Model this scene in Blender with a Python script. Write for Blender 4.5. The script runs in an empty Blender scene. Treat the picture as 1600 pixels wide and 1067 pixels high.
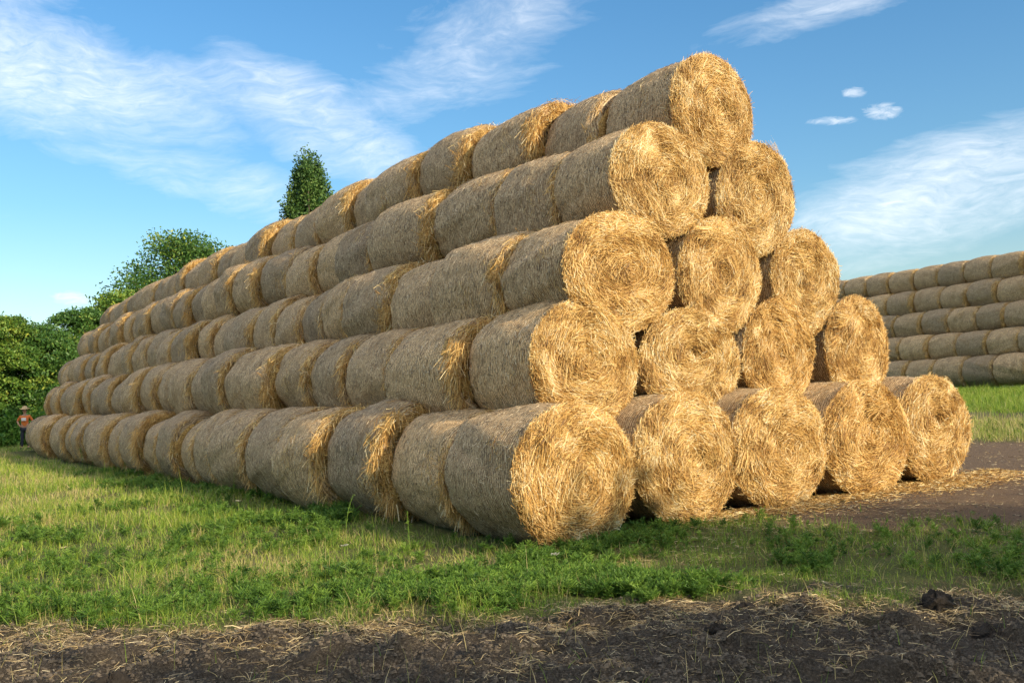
import bpy, math, random
import numpy as np
from mathutils import Vector, Matrix

# ------------------------------------------------------------------ camera, sky, sun, exposure
S = bpy.context.scene
COL = S.collection
rng = np.random.default_rng(7)
random.seed(7)

cam_d = bpy.data.cameras.new("camera")
cam = bpy.data.objects.new("camera", cam_d)
COL.objects.link(cam)
CAM = np.array([-6.147, -8.467, 1.472])
YAW, PITCH, ROLL = math.radians(34.4945), math.radians(3.2583), math.radians(-2.9255)
fw = Vector((math.sin(YAW) * math.cos(PITCH), math.cos(YAW) * math.cos(PITCH), math.sin(PITCH)))
rt0 = Vector((math.cos(YAW), -math.sin(YAW), 0))
up0 = rt0.cross(fw)
rt = math.cos(ROLL) * rt0 + math.sin(ROLL) * up0
up = -math.sin(ROLL) * rt0 + math.cos(ROLL) * up0
M = Matrix((rt, up, -fw)).transposed().to_4x4()
M.translation = Vector(CAM)
cam.matrix_world = M
cam_d.sensor_width = 36
cam_d.lens = 1569.42 / 1600 * 36
cam_d.clip_start, cam_d.clip_end = 0.1, 2000
S.camera = cam

SUN_AZ, SUN_EL = math.radians(165.5), math.radians(20)      # compass angle from +Y towards +X
sund = bpy.data.lights.new("sun", 'SUN')
sun = bpy.data.objects.new("sun", sund)
COL.objects.link(sun)
to_sun = Vector((math.sin(SUN_AZ) * math.cos(SUN_EL), math.cos(SUN_AZ) * math.cos(SUN_EL), math.sin(SUN_EL)))
sun.rotation_euler = to_sun.to_track_quat('Z', 'Y').to_euler()
sund.energy, sund.angle, sund.color = 3.35, math.radians(0.53), (1.0, 0.85, 0.60)
S.view_settings.view_transform = 'Standard'
S.view_settings.look = 'None'
S.view_settings.exposure = 1.02
S.view_settings.gamma = 1


class NT:
    """short-hand for building node trees"""
    def __init__(s, tree):
        s.t = tree
        tree.nodes.clear()

    def n(s, typ, **kw):
        nd = s.t.nodes.new(typ)
        for k, v in kw.items():
            if k.startswith('i_'):
                key = k[2:]
                key = int(key) if key.isdigit() else key.replace('_', ' ')
                s.put(nd.inputs[key], v)
            else:
                setattr(nd, k, v)
        return nd

    def put(s, inp, v):
        if isinstance(v, bpy.types.NodeSocket):
            s.t.links.new(v, inp)
        elif isinstance(v, bpy.types.Node):
            s.t.links.new(v.outputs[0], inp)
        else:
            inp.default_value = v

    def m(s, op, a, b=0.0, c=None, clamp=False):
        nd = s.t.nodes.new('ShaderNodeMath')
        nd.operation = op
        nd.use_clamp = clamp
        s.put(nd.inputs[0], a)
        s.put(nd.inputs[1], b)
        if c is not None:
            s.put(nd.inputs[2], c)
        return nd.outputs[0]

    def mix(s, f, a, b, mode='MIX'):
        nd = s.t.nodes.new('ShaderNodeMix')
        nd.data_type = 'RGBA'
        nd.blend_type = mode
        s.put(nd.inputs[0], f)
        s.put(nd.inputs[6], a)
        s.put(nd.inputs[7], b)
        return nd.outputs[2]

    def ramp(s, f, stops, interp='LINEAR'):
        nd = s.t.nodes.new('ShaderNodeValToRGB')
        nd.color_ramp.interpolation = interp
        e = nd.color_ramp.elements
        while len(e) < len(stops):
            e.new(0.5)
        for k, (p, c) in enumerate(stops):
            e[k].position = p
            e[k].color = (*c, 1) if len(c) == 3 else c
        s.put(nd.inputs[0], f)
        return nd.outputs[0]

    def noise(s, vec, scale, detail=4, rough=0.55, dist=0.0, w=None):
        nd = s.t.nodes.new('ShaderNodeTexNoise')
        if w is not None:
            nd.noise_dimensions = '4D'
            s.put(nd.inputs['W'], w)
        s.put(nd.inputs['Vector'], vec)
        s.put(nd.inputs['Scale'], scale)
        nd.inputs['Detail'].default_value = detail
        nd.inputs['Roughness'].default_value = rough
        nd.inputs['Distortion'].default_value = dist
        return nd.outputs[0]

    def mapping(s, vec, scale=(1, 1, 1), rot=(0, 0, 0), loc=(0, 0, 0)):
        nd = s.t.nodes.new('ShaderNodeMapping')
        s.put(nd.inputs[0], vec)
        nd.inputs['Scale'].default_value = scale
        nd.inputs['Rotation'].default_value = rot
        nd.inputs['Location'].default_value = loc
        return nd.outputs[0]


world = bpy.data.worlds.new("World")
S.world = world
world.use_nodes = True
w = NT(world.node_tree)
sky = w.n('ShaderNodeTexSky', sky_type='NISHITA', sun_disc=False, sun_elevation=SUN_EL, sun_rotation=SUN_AZ,
          altitude=100.0, air_density=1.3, dust_density=0.6, ozone_density=2.0)
tc = w.n('ShaderNodeTexCoord')
sp = w.n('ShaderNodeSeparateXYZ', i_0=tc.outputs['Generated'])
az = w.m('MULTIPLY', w.m('ARCTAN2', sp.outputs[0], sp.outputs[1]), 57.2958)
el = w.m('MULTIPLY', w.m('ARCSINE', sp.outputs[2]), 57.2958)
ae = w.n('ShaderNodeCombineXYZ', i_0=az, i_1=el).outputs[0]


def blob(ca, ce, ra, re, tilt):
    """soft elliptical cloud bank in azimuth / elevation degrees"""
    t = math.radians(tilt)
    dx, dy = w.m('SUBTRACT', az, ca), w.m('SUBTRACT', el, ce)
    u = w.m('ADD', w.m('MULTIPLY', dx, math.cos(t) / ra), w.m('MULTIPLY', dy, math.sin(t) / ra))
    v = w.m('ADD', w.m('MULTIPLY', dx, -math.sin(t) / re), w.m('MULTIPLY', dy, math.cos(t) / re))
    d = w.m('ADD', w.m('MULTIPLY', u, u), w.m('MULTIPLY', v, v))
    return w.m('SUBTRACT', 1.0, d, clamp=True)


banks_and_fill = [(8, 18.0, 17, 4.6, -14, 1.0), (24, 15.5, 9, 3.4, -28, 0.9), (0, 23, 16, 4, -10, 0.9), (34, 20.0, 10, 4.2, 24, 0.78), (52, 19.6, 9, 1.5, 8, 0.8),
         (58, 9.6, 12, 3.6, 10, 1.0), (-22, 15, 16, 6, 10, 0.8), (85, 14, 14, 5, -8, 0.8), (17, 13.0, 12, 2.2, -12, 0.85), 
         (-95, 52, 60, 24, 0, 1.6), (160, 60, 70, 24, 0, 1.5), (-150, 55, 60, 26, 0, 1.5), (30, 66, 90, 18, 0, 1.5)]  # this row: unseen cloud banks added to brighten the shaded bale sides
mask = None
for (a_, b_, c_, d_, e_, g_) in banks_and_fill:
    k = w.m('MULTIPLY', blob(a_, b_, c_, d_, e_), g_)
    mask = k if mask is None else w.m('MAXIMUM', mask, k)
warp = w.n('ShaderNodeTexNoise', i_Vector=w.mapping(ae, (0.10, 0.16, 1)), i_Scale=1.0, i_Detail=3.0).outputs[1]
wv = w.n('ShaderNodeVectorMath', operation='MULTIPLY_ADD', i_0=warp, i_1=(7, 4, 0), i_2=ae).outputs[0]
n1 = w.noise(w.mapping(wv, (0.085, 0.26, 1), (0, 0, math.radians(-14))), 1.0, 9, 0.62, 0.4)
n2 = w.noise(w.mapping(wv, (0.4, 1.4, 1), (0, 0, math.radians(-6))), 1.0, 6, 0.6, 0.3)
nn = w.m('ADD', w.m('MULTIPLY', n1, 0.75), w.m('MULTIPLY', n2, 0.25))
cl = w.m('MULTIPLY', w.m('SUBTRACT', w.m('ADD', nn, w.m('MULTIPLY', mask, 0.42)), 0.62), 2.6, clamp=True)
behind = w.m('ADD', blob(-95, 34, 60, 40, 0), w.m('ADD', blob(160, 60, 90, 40, 0), w.m('ADD', blob(-150, 55, 60, 40, 0), blob(30, 68, 110, 24, 0))), clamp=True)  # mask of the added fill clouds overhead and out of view
fine = w.noise(w.mapping(wv, (0.7, 2.6, 1), (0, 0, math.radians(-12))), 1.0, 7, 0.65, 0.6)
cl = w.m('MULTIPLY', cl, w.m('ADD', w.m('MULTIPLY', fine, .95), w.m('MULTIPLY', behind, .6)), clamp=True)
# small puffs to the right of the top bale
puff = None
for (a_, b_, c_, d_) in [(52.9, 14.0, 2.0, 0.34), (54.2, 15.3, .85, 0.42), (55.6, 14.1, 1.5, 0.6), (10.9, 6.4, 1.4, 0.6)]:
    k = blob(a_, b_, c_, d_, -6)
    puff = k if puff is None else w.m('MAXIMUM', puff, k)
n3 = w.noise(w.mapping(ae, (0.9, 2.6, 1), (0, 0, .2)), 1.0, 8, 0.68, 1.2)
pf = w.m('MULTIPLY', w.m('SUBTRACT', w.m('ADD', w.m('MULTIPLY', puff, 0.55), n3), 0.74), 1.9, clamp=True)
pf = w.m('MULTIPLY', pf, w.m('MULTIPLY', puff, 1.6, clamp=True))
cl = w.m('MAXIMUM', cl, w.m('MULTIPLY', pf, .62))
tint = w.ramp(w.m('DIVIDE', el, 45.0, clamp=True), [(0.0, (0.64, 0.66, 0.74)), (0.25, (0.38, 0.57, 0.72)), (0.6, (0.27, 0.53, 0.72))])
skyc = w.mix(1.0, sky.outputs[0], tint, 'MULTIPLY')
cc = w.mix(cl, skyc, w.mix(behind, (5.3, 5.4, 5.5, 1), (8.2, 7.7, 6.9, 1)))  # added fill clouds are made brighter and warmer than the visible ones
bg = w.n('ShaderNodeBackground', i_Color=cc, i_Strength=0.125)
wo = w.n('ShaderNodeOutputWorld', i_0=bg.outputs[0])


# ------------------------------------------------------------------ helpers
def lattice(seed, n=256):
    return np.random.default_rng(seed).random((n, n))


_lat = {}


def vn(x, y, sc, seed=0):
    """smooth value noise 0..1 at wavelength sc"""
    if seed not in _lat:
        _lat[seed] = lattice(seed)
    L = _lat[seed]
    x = np.asarray(x, float) / sc + 1000.3
    y = np.asarray(y, float) / sc + 1000.7
    i, j = np.floor(x).astype(int), np.floor(y).astype(int)
    fx, fy = x - i, y - j
    fx, fy = fx * fx * (3 - 2 * fx), fy * fy * (3 - 2 * fy)
    i, j = i % 256, j % 256
    i2, j2 = (i + 1) % 256, (j + 1) % 256
    return (L[i, j] * (1 - fx) * (1 - fy) + L[i2, j] * fx * (1 - fy) + L[i, j2] * (1 - fx) * fy + L[i2, j2] * fx * fy)


def sstep(a, b, x):
    t = np.clip((x - a) / (b - a), 0, 1)
    return t * t * (3 - 2 * t)


SOIL_X = [-30, -9, -5.1, -4.0, -3.3, -2.55, -1.55, -0.7, 0.0, 0.75, 2.0, 12]
SOIL_Y = [20, 3.2, -0.2, -1.15, -1.75, -2.3, -2.95, -3.72, -4.25, -4.75, -5.8, -12]


def soil_edge(x):
    return np.interp(x, SOIL_X, SOIL_Y)


def soil_mask(x, y):
    """1 on the dark worked soil in front"""
    n = (vn(x, y, 0.9, 1) - .5) * 1.1 + (vn(x, y, 0.3, 2) - .5) * 0.5
    return sstep(0.38, -0.38, y - soil_edge(x) + n * 1.25)


def dirt_mask(x, y):
    """1 on the brown trodden dirt right of the stack"""
    n = (vn(x, y, 1.3, 3) - .5) * 1.2 + (vn(x, y, 0.35, 4) - .5) * 0.6
    edge = np.interp(y, [-8, -3.4, -2.1, -0.8, 0.3, 6], [3.4, 3.0, 2.7, 2.6, 1.6, 1.4])
    far = sstep(14.5, 12.8, x + n * 1.5 - 0.15 * y)
    return sstep(-0.3, 0.4, x - edge + n) * far * sstep(60, 40, y)


def ground_z(x, y):
    x = np.asarray(x, float)
    y = np.asarray(y, float)
    z = 0.010 * np.clip(y, -10, 60) + 0.0065 * np.clip(x, -40, 45) + 0.42 * sstep(14, 33, x)
    s = soil_mask(x, y)
    near = sstep(30, 12, np.hypot(x - CAM[0], y - CAM[1]))
    b = (vn(x, y, 2.3, 5) - .5) * 0.10
    r = (vn(x, y, 0.42, 6) - .5) * 0.06 + (vn(x, y, 0.17, 7) - .5) * 0.07 + (.5 - np.abs(vn(x, y, 0.085, 8) - .5) * 2) * 0.03 + (vn(x, y, 0.045, 14) - .5) * 0.03
    l = np.maximum(vn(x, y, 0.26, 9) - .66, 0) * 0.30
    d = dirt_mask(x, y)
    return z + b * (1 - 0.6 * d) * near - 0.045 * s * near + near * (s * (r + l) + (1 - s) * (1 - .7 * d) * (vn(x, y, .2, 10) - .5) * 0.04)


def build_mesh(name, V, Q, mats, rnd=None, mat_idx=None, smooth=False, uv=None, tris=None, vcol=None):
    me = bpy.data.meshes.new(name)
    V = np.asarray(V, np.float32)
    nq = len(Q)
    nt = 0 if tris is None else len(tris)
    me.vertices.add(len(V))
    me.vertices.foreach_set('co', V.ravel())
    loops = np.asarray(Q, np.int32).ravel() if nq else np.zeros(0, np.int32)
    if nt:
        loops = np.concatenate([loops, np.asarray(tris, np.int32).ravel()])
    me.loops.add(len(loops))
    me.loops.foreach_set('vertex_index', loops)
    me.polygons.add(nq + nt)
    st = np.concatenate([np.arange(nq) * 4, nq * 4 + np.arange(nt) * 3]).astype(np.int32)
    me.polygons.foreach_set('loop_start', st)
    if mat_idx is not None:
        me.polygons.foreach_set('material_index', np.asarray(mat_idx, np.int32))
    me.polygons.foreach_set('use_smooth', np.full(nq + nt, smooth) if isinstance(smooth, bool) else np.asarray(smooth, bool))
    for m_ in mats:
        me.materials.append(m_)
    if rnd is not None:
        a = me.attributes.new('rnd', 'FLOAT', 'POINT')
        a.data.foreach_set('value', np.asarray(rnd, np.float32))
    if vcol is not None:
        a = me.attributes.new('zone', 'FLOAT_COLOR', 'POINT')
        a.data.foreach_set('color', np.asarray(vcol, np.float32).ravel())
    if uv is not None:
        ul = me.uv_layers.new(name='UVMap')
        ul.data.foreach_set('uv', np.asarray(uv, np.float32)[loops].ravel())
    me.update(calc_edges=True)
    me.validate()
    return me


def join(parts):
    """parts: list of (V, Q, rnd, matindex, smooth, uv or None)"""
    V, Q, R, MI, SM, UV = [], [], [], [], [], []
    o = 0
    for (v, q, r, mi, sm, uv) in parts:
        V.append(v)
        Q.append(q + o)
        R.append(r)
        MI.append(np.full(len(q), mi))
        SM.append(np.full(len(q), sm))
        UV.append(uv if uv is not None else np.zeros((len(v), 2)))
        o += len(v)
    return (np.concatenate(V), np.concatenate(Q), np.concatenate(R), np.concatenate(MI), np.concatenate(SM), np.concatenate(UV))


def norm(a):
    return a / np.maximum(np.linalg.norm(a, axis=-1, keepdims=True), 1e-9)


def ribbons(P, Dr, Nr, L, W, bend=None, segs=2, roll=0.5, g=None, taper=False):
    """flat straws: centre-line from P along Dr (length L), lying across normal Nr; bend is added * t^2"""
    g = g or rng
    N = len(P)
    Dr = norm(Dr)
    Sd = norm(np.cross(Dr, Nr))
    Up = np.cross(Sd, Dr)
    a = g.normal(0, roll, N)[:, None]
    Sd = Sd * np.cos(a) + Up * np.sin(a)
    t = np.linspace(0, 1, segs + 1)
    L = np.broadcast_to(L, (N,))
    W = np.broadcast_to(W, (N,))
    if bend is None:
        bend = g.normal(0, 0.12, (N, 3)) * L[:, None]
    C = P[:, None] + Dr[:, None] * (L[:, None] * t)[..., None] + bend[:, None] * (t ** 2)[None, :, None]
    wd = W[:, None] * (np.ones_like(t) if not taper else np.maximum(1 - t ** 1.5, 0.12))[None]
    A = C - Sd[:, None] * wd[..., None] / 2
    B = C + Sd[:, None] * wd[..., None] / 2
    V = np.stack([A, B], 2).reshape(-1, 3)
    k = 2 * (segs + 1)
    base = (np.arange(N) * k)[:, None]
    j = np.arange(segs)[None] * 2
    Q = np.stack([base + j, base + j + 1, base + j + 3, base + j + 2], -1).reshape(-1, 4)
    return V, Q


def tag(o, label=None, cat=None, group=None, kind=None):
    if label:
        o['label'] = label
    if cat:
        o['category'] = cat
    if group:
        o['group'] = group
    if kind:
        o['kind'] = kind
    return o


def put(name, data, parent=None, loc=(0, 0, 0), rot=(0, 0, 0)):
    o = bpy.data.objects.new(name, data)
    COL.objects.link(o)
    o.location = loc
    o.rotation_euler = rot
    if parent:
        o.parent = parent
    return o


# ------------------------------------------------------------------ materials
def mat(name):
    m = bpy.data.materials.new(name)
    m.use_nodes = True
    return m, NT(m.node_tree)


def finish(nt, color, rough=0.8, bump=None, bump_s=0.3, bump_d=0.01, spec=0.3, transl=None):
    b = nt.n('ShaderNodeBsdfPrincipled')
    nt.put(b.inputs['Base Color'], color)
    nt.put(b.inputs['Roughness'], rough)
    b.inputs['Specular IOR Level'].default_value = spec
    if bump is not None:
        bp = nt.n('ShaderNodeBump', i_Strength=bump_s, i_Distance=bump_d, i_Height=bump)
        nt.put(b.inputs['Normal'], bp.outputs[0])
    out = b.outputs[0]
    if transl:
        tr = nt.n('ShaderNodeBsdfTranslucent')
        nt.put(tr.inputs[0], color)
        mx = nt.n('ShaderNodeMixShader', i_0=transl)
        nt.put(mx.inputs[1], out)
        nt.put(mx.inputs[2], tr.outputs[0])
        out = mx.outputs[0]
    o = nt.n('ShaderNodeOutputMaterial')
    nt.put(o.inputs[0], out)


def straw_material(name, stops, transl=0.15, patch=0.35):
    m, t = mat(name)
    a = t.n('ShaderNodeAttribute', attribute_name='rnd').outputs['Fac']
    c = t.ramp(a, stops)
    tcn = t.n('ShaderNodeTexCoord').outputs['Object']
    rn = t.n('ShaderNodeObjectInfo').outputs['Random']
    big = t.noise(tcn, 3.2, 3, 0.6, 0.3, w=t.m('MULTIPLY', rn, 40.0))
    c = t.mix(t.m('MULTIPLY', t.m('SUBTRACT', big, 0.42, clamp=True), patch * 6, clamp=True), c, (0.50, 0.27, 0.085, 1), 'MIX') if patch else c
    c = t.mix(1.0, c, t.mix(rn, (1.0, 0.95, 0.86, 1), (1.0, 1.0, 1.0, 1)), 'MULTIPLY')
    finish(t, c, 0.5, spec=0.35, transl=transl)
    return m


M_STRAW = straw_material('golden_straw', [(0.0, (0.10, 0.045, 0.012)), (0.28, (0.37, 0.19, 0.048)), (0.55, (0.68, 0.42, 0.130)), (0.82, (0.84, 0.62, 0.26)), (1.0, (0.92, 0.82, 0.54))], 0.12, 0.10)
M_LITTER = straw_material('dry_litter', [(0.0, (0.14, 0.095, 0.05)), (0.4, (0.36, 0.26, 0.13)), (0.8, (0.58, 0.45, 0.24)), (1.0, (0.74, 0.63, 0.40))], 0.1, 0)
M_GREYSTRAW = straw_material('weathered_straw', [(0.0, (0.03, 0.018, 0.008)), (0.4, (0.21, 0.145, 0.078)), (0.75, (0.54, 0.41, 0.25)), (1.0, (0.92, 0.78, 0.55))], 0.05, 0)


def m_net():
    m, t = mat('net_wrapped_straw')
    uv = t.n('ShaderNodeUVMap').outputs[0]
    oi = t.n('ShaderNodeObjectInfo')
    rn = t.m('MULTIPLY', oi.outputs['Random'], 31.0)
    a = t.noise(t.mapping(uv, (16, 150, 1), (0, 0, 0.03)), 1.0, 4, 0.75, 0.5, w=rn)
    b = t.noise(t.mapping(uv, (26, 95, 1), (0, 0, 0.5)), 1.0, 4, 0.75, 0.3, w=rn)
    c = t.noise(t.mapping(uv, (26, 95, 1), (0, 0, -0.5)), 1.0, 4, 0.75, 0.3, w=rn)
    d = t.noise(t.mapping(uv, (70, 70, 1)), 1.0, 3, 0.7, 0.2, w=rn)
    blot = t.noise(t.mapping(uv, (1.3, 2.2, 1)), 1.0, 6, 0.65, 0.5, w=rn)
    wave = t.n('ShaderNodeTexWave', wave_type='BANDS', bands_direction='Y', i_Vector=t.mapping(uv, (1, 1, 1), (0, 0, 0.05)), i_Scale=11.0, i_Distortion=1.3, i_Detail=3.0, i_Detail_Scale=2.5).outputs[1]
    h = t.m('ADD', t.m('ADD', t.m('MULTIPLY', a, 0.30), t.m('MULTIPLY', d, 0.22)), t.m('ADD', t.m('MULTIPLY', b, 0.26), t.m('MULTIPLY', c, 0.26)))
    h2 = t.m('ADD', h, t.m('MULTIPLY', wave, 0.075))
    col = t.ramp(h2, [(0.44, (0.035, 0.020, 0.009)), (0.50, (0.20, 0.130, 0.070)), (0.56, (0.47, 0.335, 0.195)), (0.64, (0.90, 0.70, 0.45))])
    tone = t.mix(oi.outputs['Random'], (0.74, 0.74, 0.75, 1), (1.24, 1.15, 1.0, 1))
    col = t.mix(1.0, col, tone, 'MULTIPLY')
    col = t.mix(t.m('MULTIPLY', t.m('SUBTRACT', blot, 0.5, clamp=True), 4.0, clamp=True), col, (0.30, 0.19, 0.09, 1), 'MIX')
    dk = t.m('MULTIPLY', t.m('SUBTRACT', 0.48, blot, clamp=True), 5.0, clamp=True)
    col = t.mix(dk, col, t.mix(1.0, col, (0.62, 0.60, 0.60, 1), 'MULTIPLY'))
    finish(t, col, 0.75, bump=h2, bump_s=0.8, bump_d=0.03, spec=0.25)
    return m


M_NET = m_net()


def m_strawbase():
    m, t = mat('packed_straw')
    tcn = t.n('ShaderNodeTexCoord').outputs['Object']
    oi = t.n('ShaderNodeObjectInfo')
    a = t.noise(tcn, 30, 5, 0.7, 1.5, w=t.m('MULTIPLY', oi.outputs['Random'], 20))
    col = t.ramp(a, [(0.38, (0.10, 0.05, 0.015)), (0.48, (0.42, 0.24, 0.07)), (0.62, (0.75, 0.50, 0.18))])
    finish(t, col, 0.8, bump=a, bump_s=0.8, bump_d=0.03)
    return m


M_BASE = m_strawbase()


def m_ground():
    m, t = mat('field_ground')
    z = t.n('ShaderNodeAttribute', attribute_name='zone')
    sp_ = t.n('ShaderNodeSeparateColor', i_0=z.outputs['Color'])
    pos = t.n('ShaderNodeNewGeometry').outputs['Position']
    n_f = t.noise(pos, 62, 8, 0.72)
    n_m = t.noise(pos, 5, 5, 0.6, 0.3)
    n_l = t.noise(pos, 0.9, 4, 0.55)
    soil = t.ramp(n_f, [(0.34, (0.026, 0.019, 0.013)), (0.52, (0.082, 0.063, 0.045)), (0.66, (0.18, 0.145, 0.108))])
    soil = t.mix(t.m('MULTIPLY', t.m('SUBTRACT', n_m, 0.5, clamp=True), 2.2, clamp=True), soil, (0.10, 0.080, 0.060, 1))
    dirt = t.ramp(n_f, [(0.3, (0.10, 0.064, 0.040)), (0.55, (0.20, 0.135, 0.086)), (0.78, (0.31, 0.22, 0.145))])
    dirt = t.mix(t.m('MULTIPLY', t.m('SUBTRACT', n_m, 0.45, clamp=True), 2.5, clamp=True), dirt, (0.19, 0.127, 0.08, 1))
    thatch = t.ramp(n_f, [(0.3, (0.05, 0.06, 0.018)), (0.55, (0.14, 0.16, 0.045)), (0.75, (0.30, 0.26, 0.10))])
    thatch = t.mix(t.m('MULTIPLY', t.m('SUBTRACT', n_l, 0.45, clamp=True), 3, clamp=True), thatch, (0.13, 0.10, 0.05, 1))
    green = t.mix(n_m, (0.05, 0.10, 0.02, 1), (0.12, 0.17, 0.035, 1))
    dry = t.mix(n_m, (0.20, 0.17, 0.07, 1), (0.36, 0.29, 0.14, 1))
    base = t.mix(sp_.outputs[0], thatch, soil)
    base = t.mix(sp_.outputs[1], base, dirt)
    base = t.mix(sp_.outputs[2], base, green)
    base = t.mix(z.outputs['Alpha'], base, dry)
    vo = t.n('ShaderNodeTexVoronoi', i_Vector=pos, i_Scale=34.0).outputs[0]
    h = t.m('SUBTRACT', t.m('ADD', n_f, t.m('MULTIPLY', n_m, 1.2)), t.m('MULTIPLY', vo, .25))
    finish(t, base, 0.92, bump=h, bump_s=1.0, bump_d=0.045, spec=0.2)
    return m


def foliage_mat(name, stops, transl=0.3, rough=0.5, hue=True):
    m, t = mat(name)
    a = t.n('ShaderNodeAttribute', attribute_name='rnd').outputs['Fac']
    c = t.ramp(a, stops)
    finish(t, c, rough, spec=0.3, transl=transl)
    return m


M_GRASS = foliage_mat('grass_blades', [(0.0, (0.065, 0.145, 0.018)), (0.3, (0.20, 0.31, 0.034)), (0.6, (0.38, 0.45, 0.060)), (0.72, (0.44, 0.44, 0.10)), (0.85, (0.46, 0.37, 0.15)), (1.0, (0.62, 0.50, 0.25))], 0.35)
M_WEED = foliage_mat('weed_leaves', [(0.0, (0.045, 0.105, 0.016)), (0.5, (0.115, 0.215, 0.030)), (1.0, (0.24, 0.36, 0.055))], 0.3)
M_LEAF = foliage_mat('tree_leaves', [(0.0, (0.025, 0.08, 0.017)), (0.5, (0.070, 0.155, 0.030)), (0.86, (0.13, 0.22, 0.040)), (1.0, (0.42, 0.44, 0.08))], 0.3)
M_LEAF_YELLOW = foliage_mat('yellowish_leaves', [(0.0, (0.04, 0.10, 0.018)), (0.5, (0.12, 0.22, 0.033)), (0.8, (0.24, 0.32, 0.05)), (1.0, (0.46, 0.48, 0.08))], 0.3)
M_POPLAR = foliage_mat('poplar_leaves', [(0.0, (0.022, 0.062, 0.016)), (0.5, (0.07, 0.145, 0.034)), (1.0, (0.18, 0.26, 0.06))], 0.25)


def plain(name, c1, c2, scale=20, rough=0.85, bump=0.3):
    m, t = mat(name)
    p_ = t.n('ShaderNodeTexCoord').outputs['Object']
    n_ = t.noise(p_, scale, 5, 0.6, 0.3)
    finish(t, t.mix(n_, (*c1, 1), (*c2, 1)), rough, bump=n_, bump_s=bump, bump_d=0.02)
    return m


M_BARK = plain('bark', (0.05, 0.04, 0.03), (0.14, 0.11, 0.08), 12)
M_CLOD = plain('dark_clod', (0.010, 0.008, 0.007), (0.05, 0.038, 0.028), 30, 0.95, 1.0)

# ------------------------------------------------------------------ ground
def axis(lo, hi, step, far_lo, far_hi, k=1.13):
    a = list(np.arange(lo, hi, step))
    x, s = a[-1], step
    while x < far_hi:
        s = min(s * k, 40)
        x += s
        a.append(x)
    x, s, pre = lo, step, []
    while x > far_lo:
        s = min(s * k, 40)
        x -= s
        pre.append(x)
    return np.array(pre[::-1] + a)


gx_, gy_ = axis(-6.8, 4.0, 0.021, -900, 900), axis(-6.4, 0.6, 0.021, -900, 900)
X, Y = np.meshgrid(gx_, gy_)
Z = ground_z(X, Y)
ny, nx = X.shape
idx = np.arange(nx * ny).reshape(ny, nx)
Q = np.stack([idx[:-1, :-1], idx[:-1, 1:], idx[1:, 1:], idx[1:, :-1]], -1).reshape(-1, 4)
s_ = soil_mask(X, Y)
d_ = dirt_mask(X, Y)
nz = (vn(X, Y, 1.7, 11) - .5)
strip = sstep(18.8, 19.6, X + nz * 1.5 - .2 * (Y - 8)) * sstep(22.0, 21.0, X + nz * 1.5 - .2 * (Y - 8)) * sstep(-5, 0, Y)
green = sstep(21.0, 22.5, X + nz * 2 - .2 * (Y - 8)) * sstep(60, 40, Y)
dry = sstep(13, 15, X + nz * 2) * (1 - green) * sstep(60, 40, Y) * 0.5 * vn(X, Y, 2.5, 12)
path = sstep(5.5, 4.0, np.abs(Y - 45 + 0.25 * X + nz)) * sstep(4, 1, X) * .7
dry = np.maximum(np.maximum(dry, path), (1 - s_) * (1 - d_) * sstep(.62, .8, vn(X, Y, 1.9, 13)) * .5)
straw_floor = sstep(.55, 0, np.abs(Y + .35 + nz * .5)) * sstep(2.4, 3.2, X) * sstep(7.6, 6.8, X)
dry = np.maximum(dry, straw_floor)
zone = np.stack([np.maximum(s_, strip), d_ * (1 - straw_floor), green, dry], -1)
gm = build_mesh('ground', np.stack([X, Y, Z], -1).reshape(-1, 3), Q, [m_ground()], smooth=True, vcol=zone.reshape(-1, 4))
tag(put('ground', gm), kind='structure')

# ------------------------------------------------------------------ straw bales
BL = 1.5      # nominal bale length (metres), radius 0.7
BR = 0.7


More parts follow.
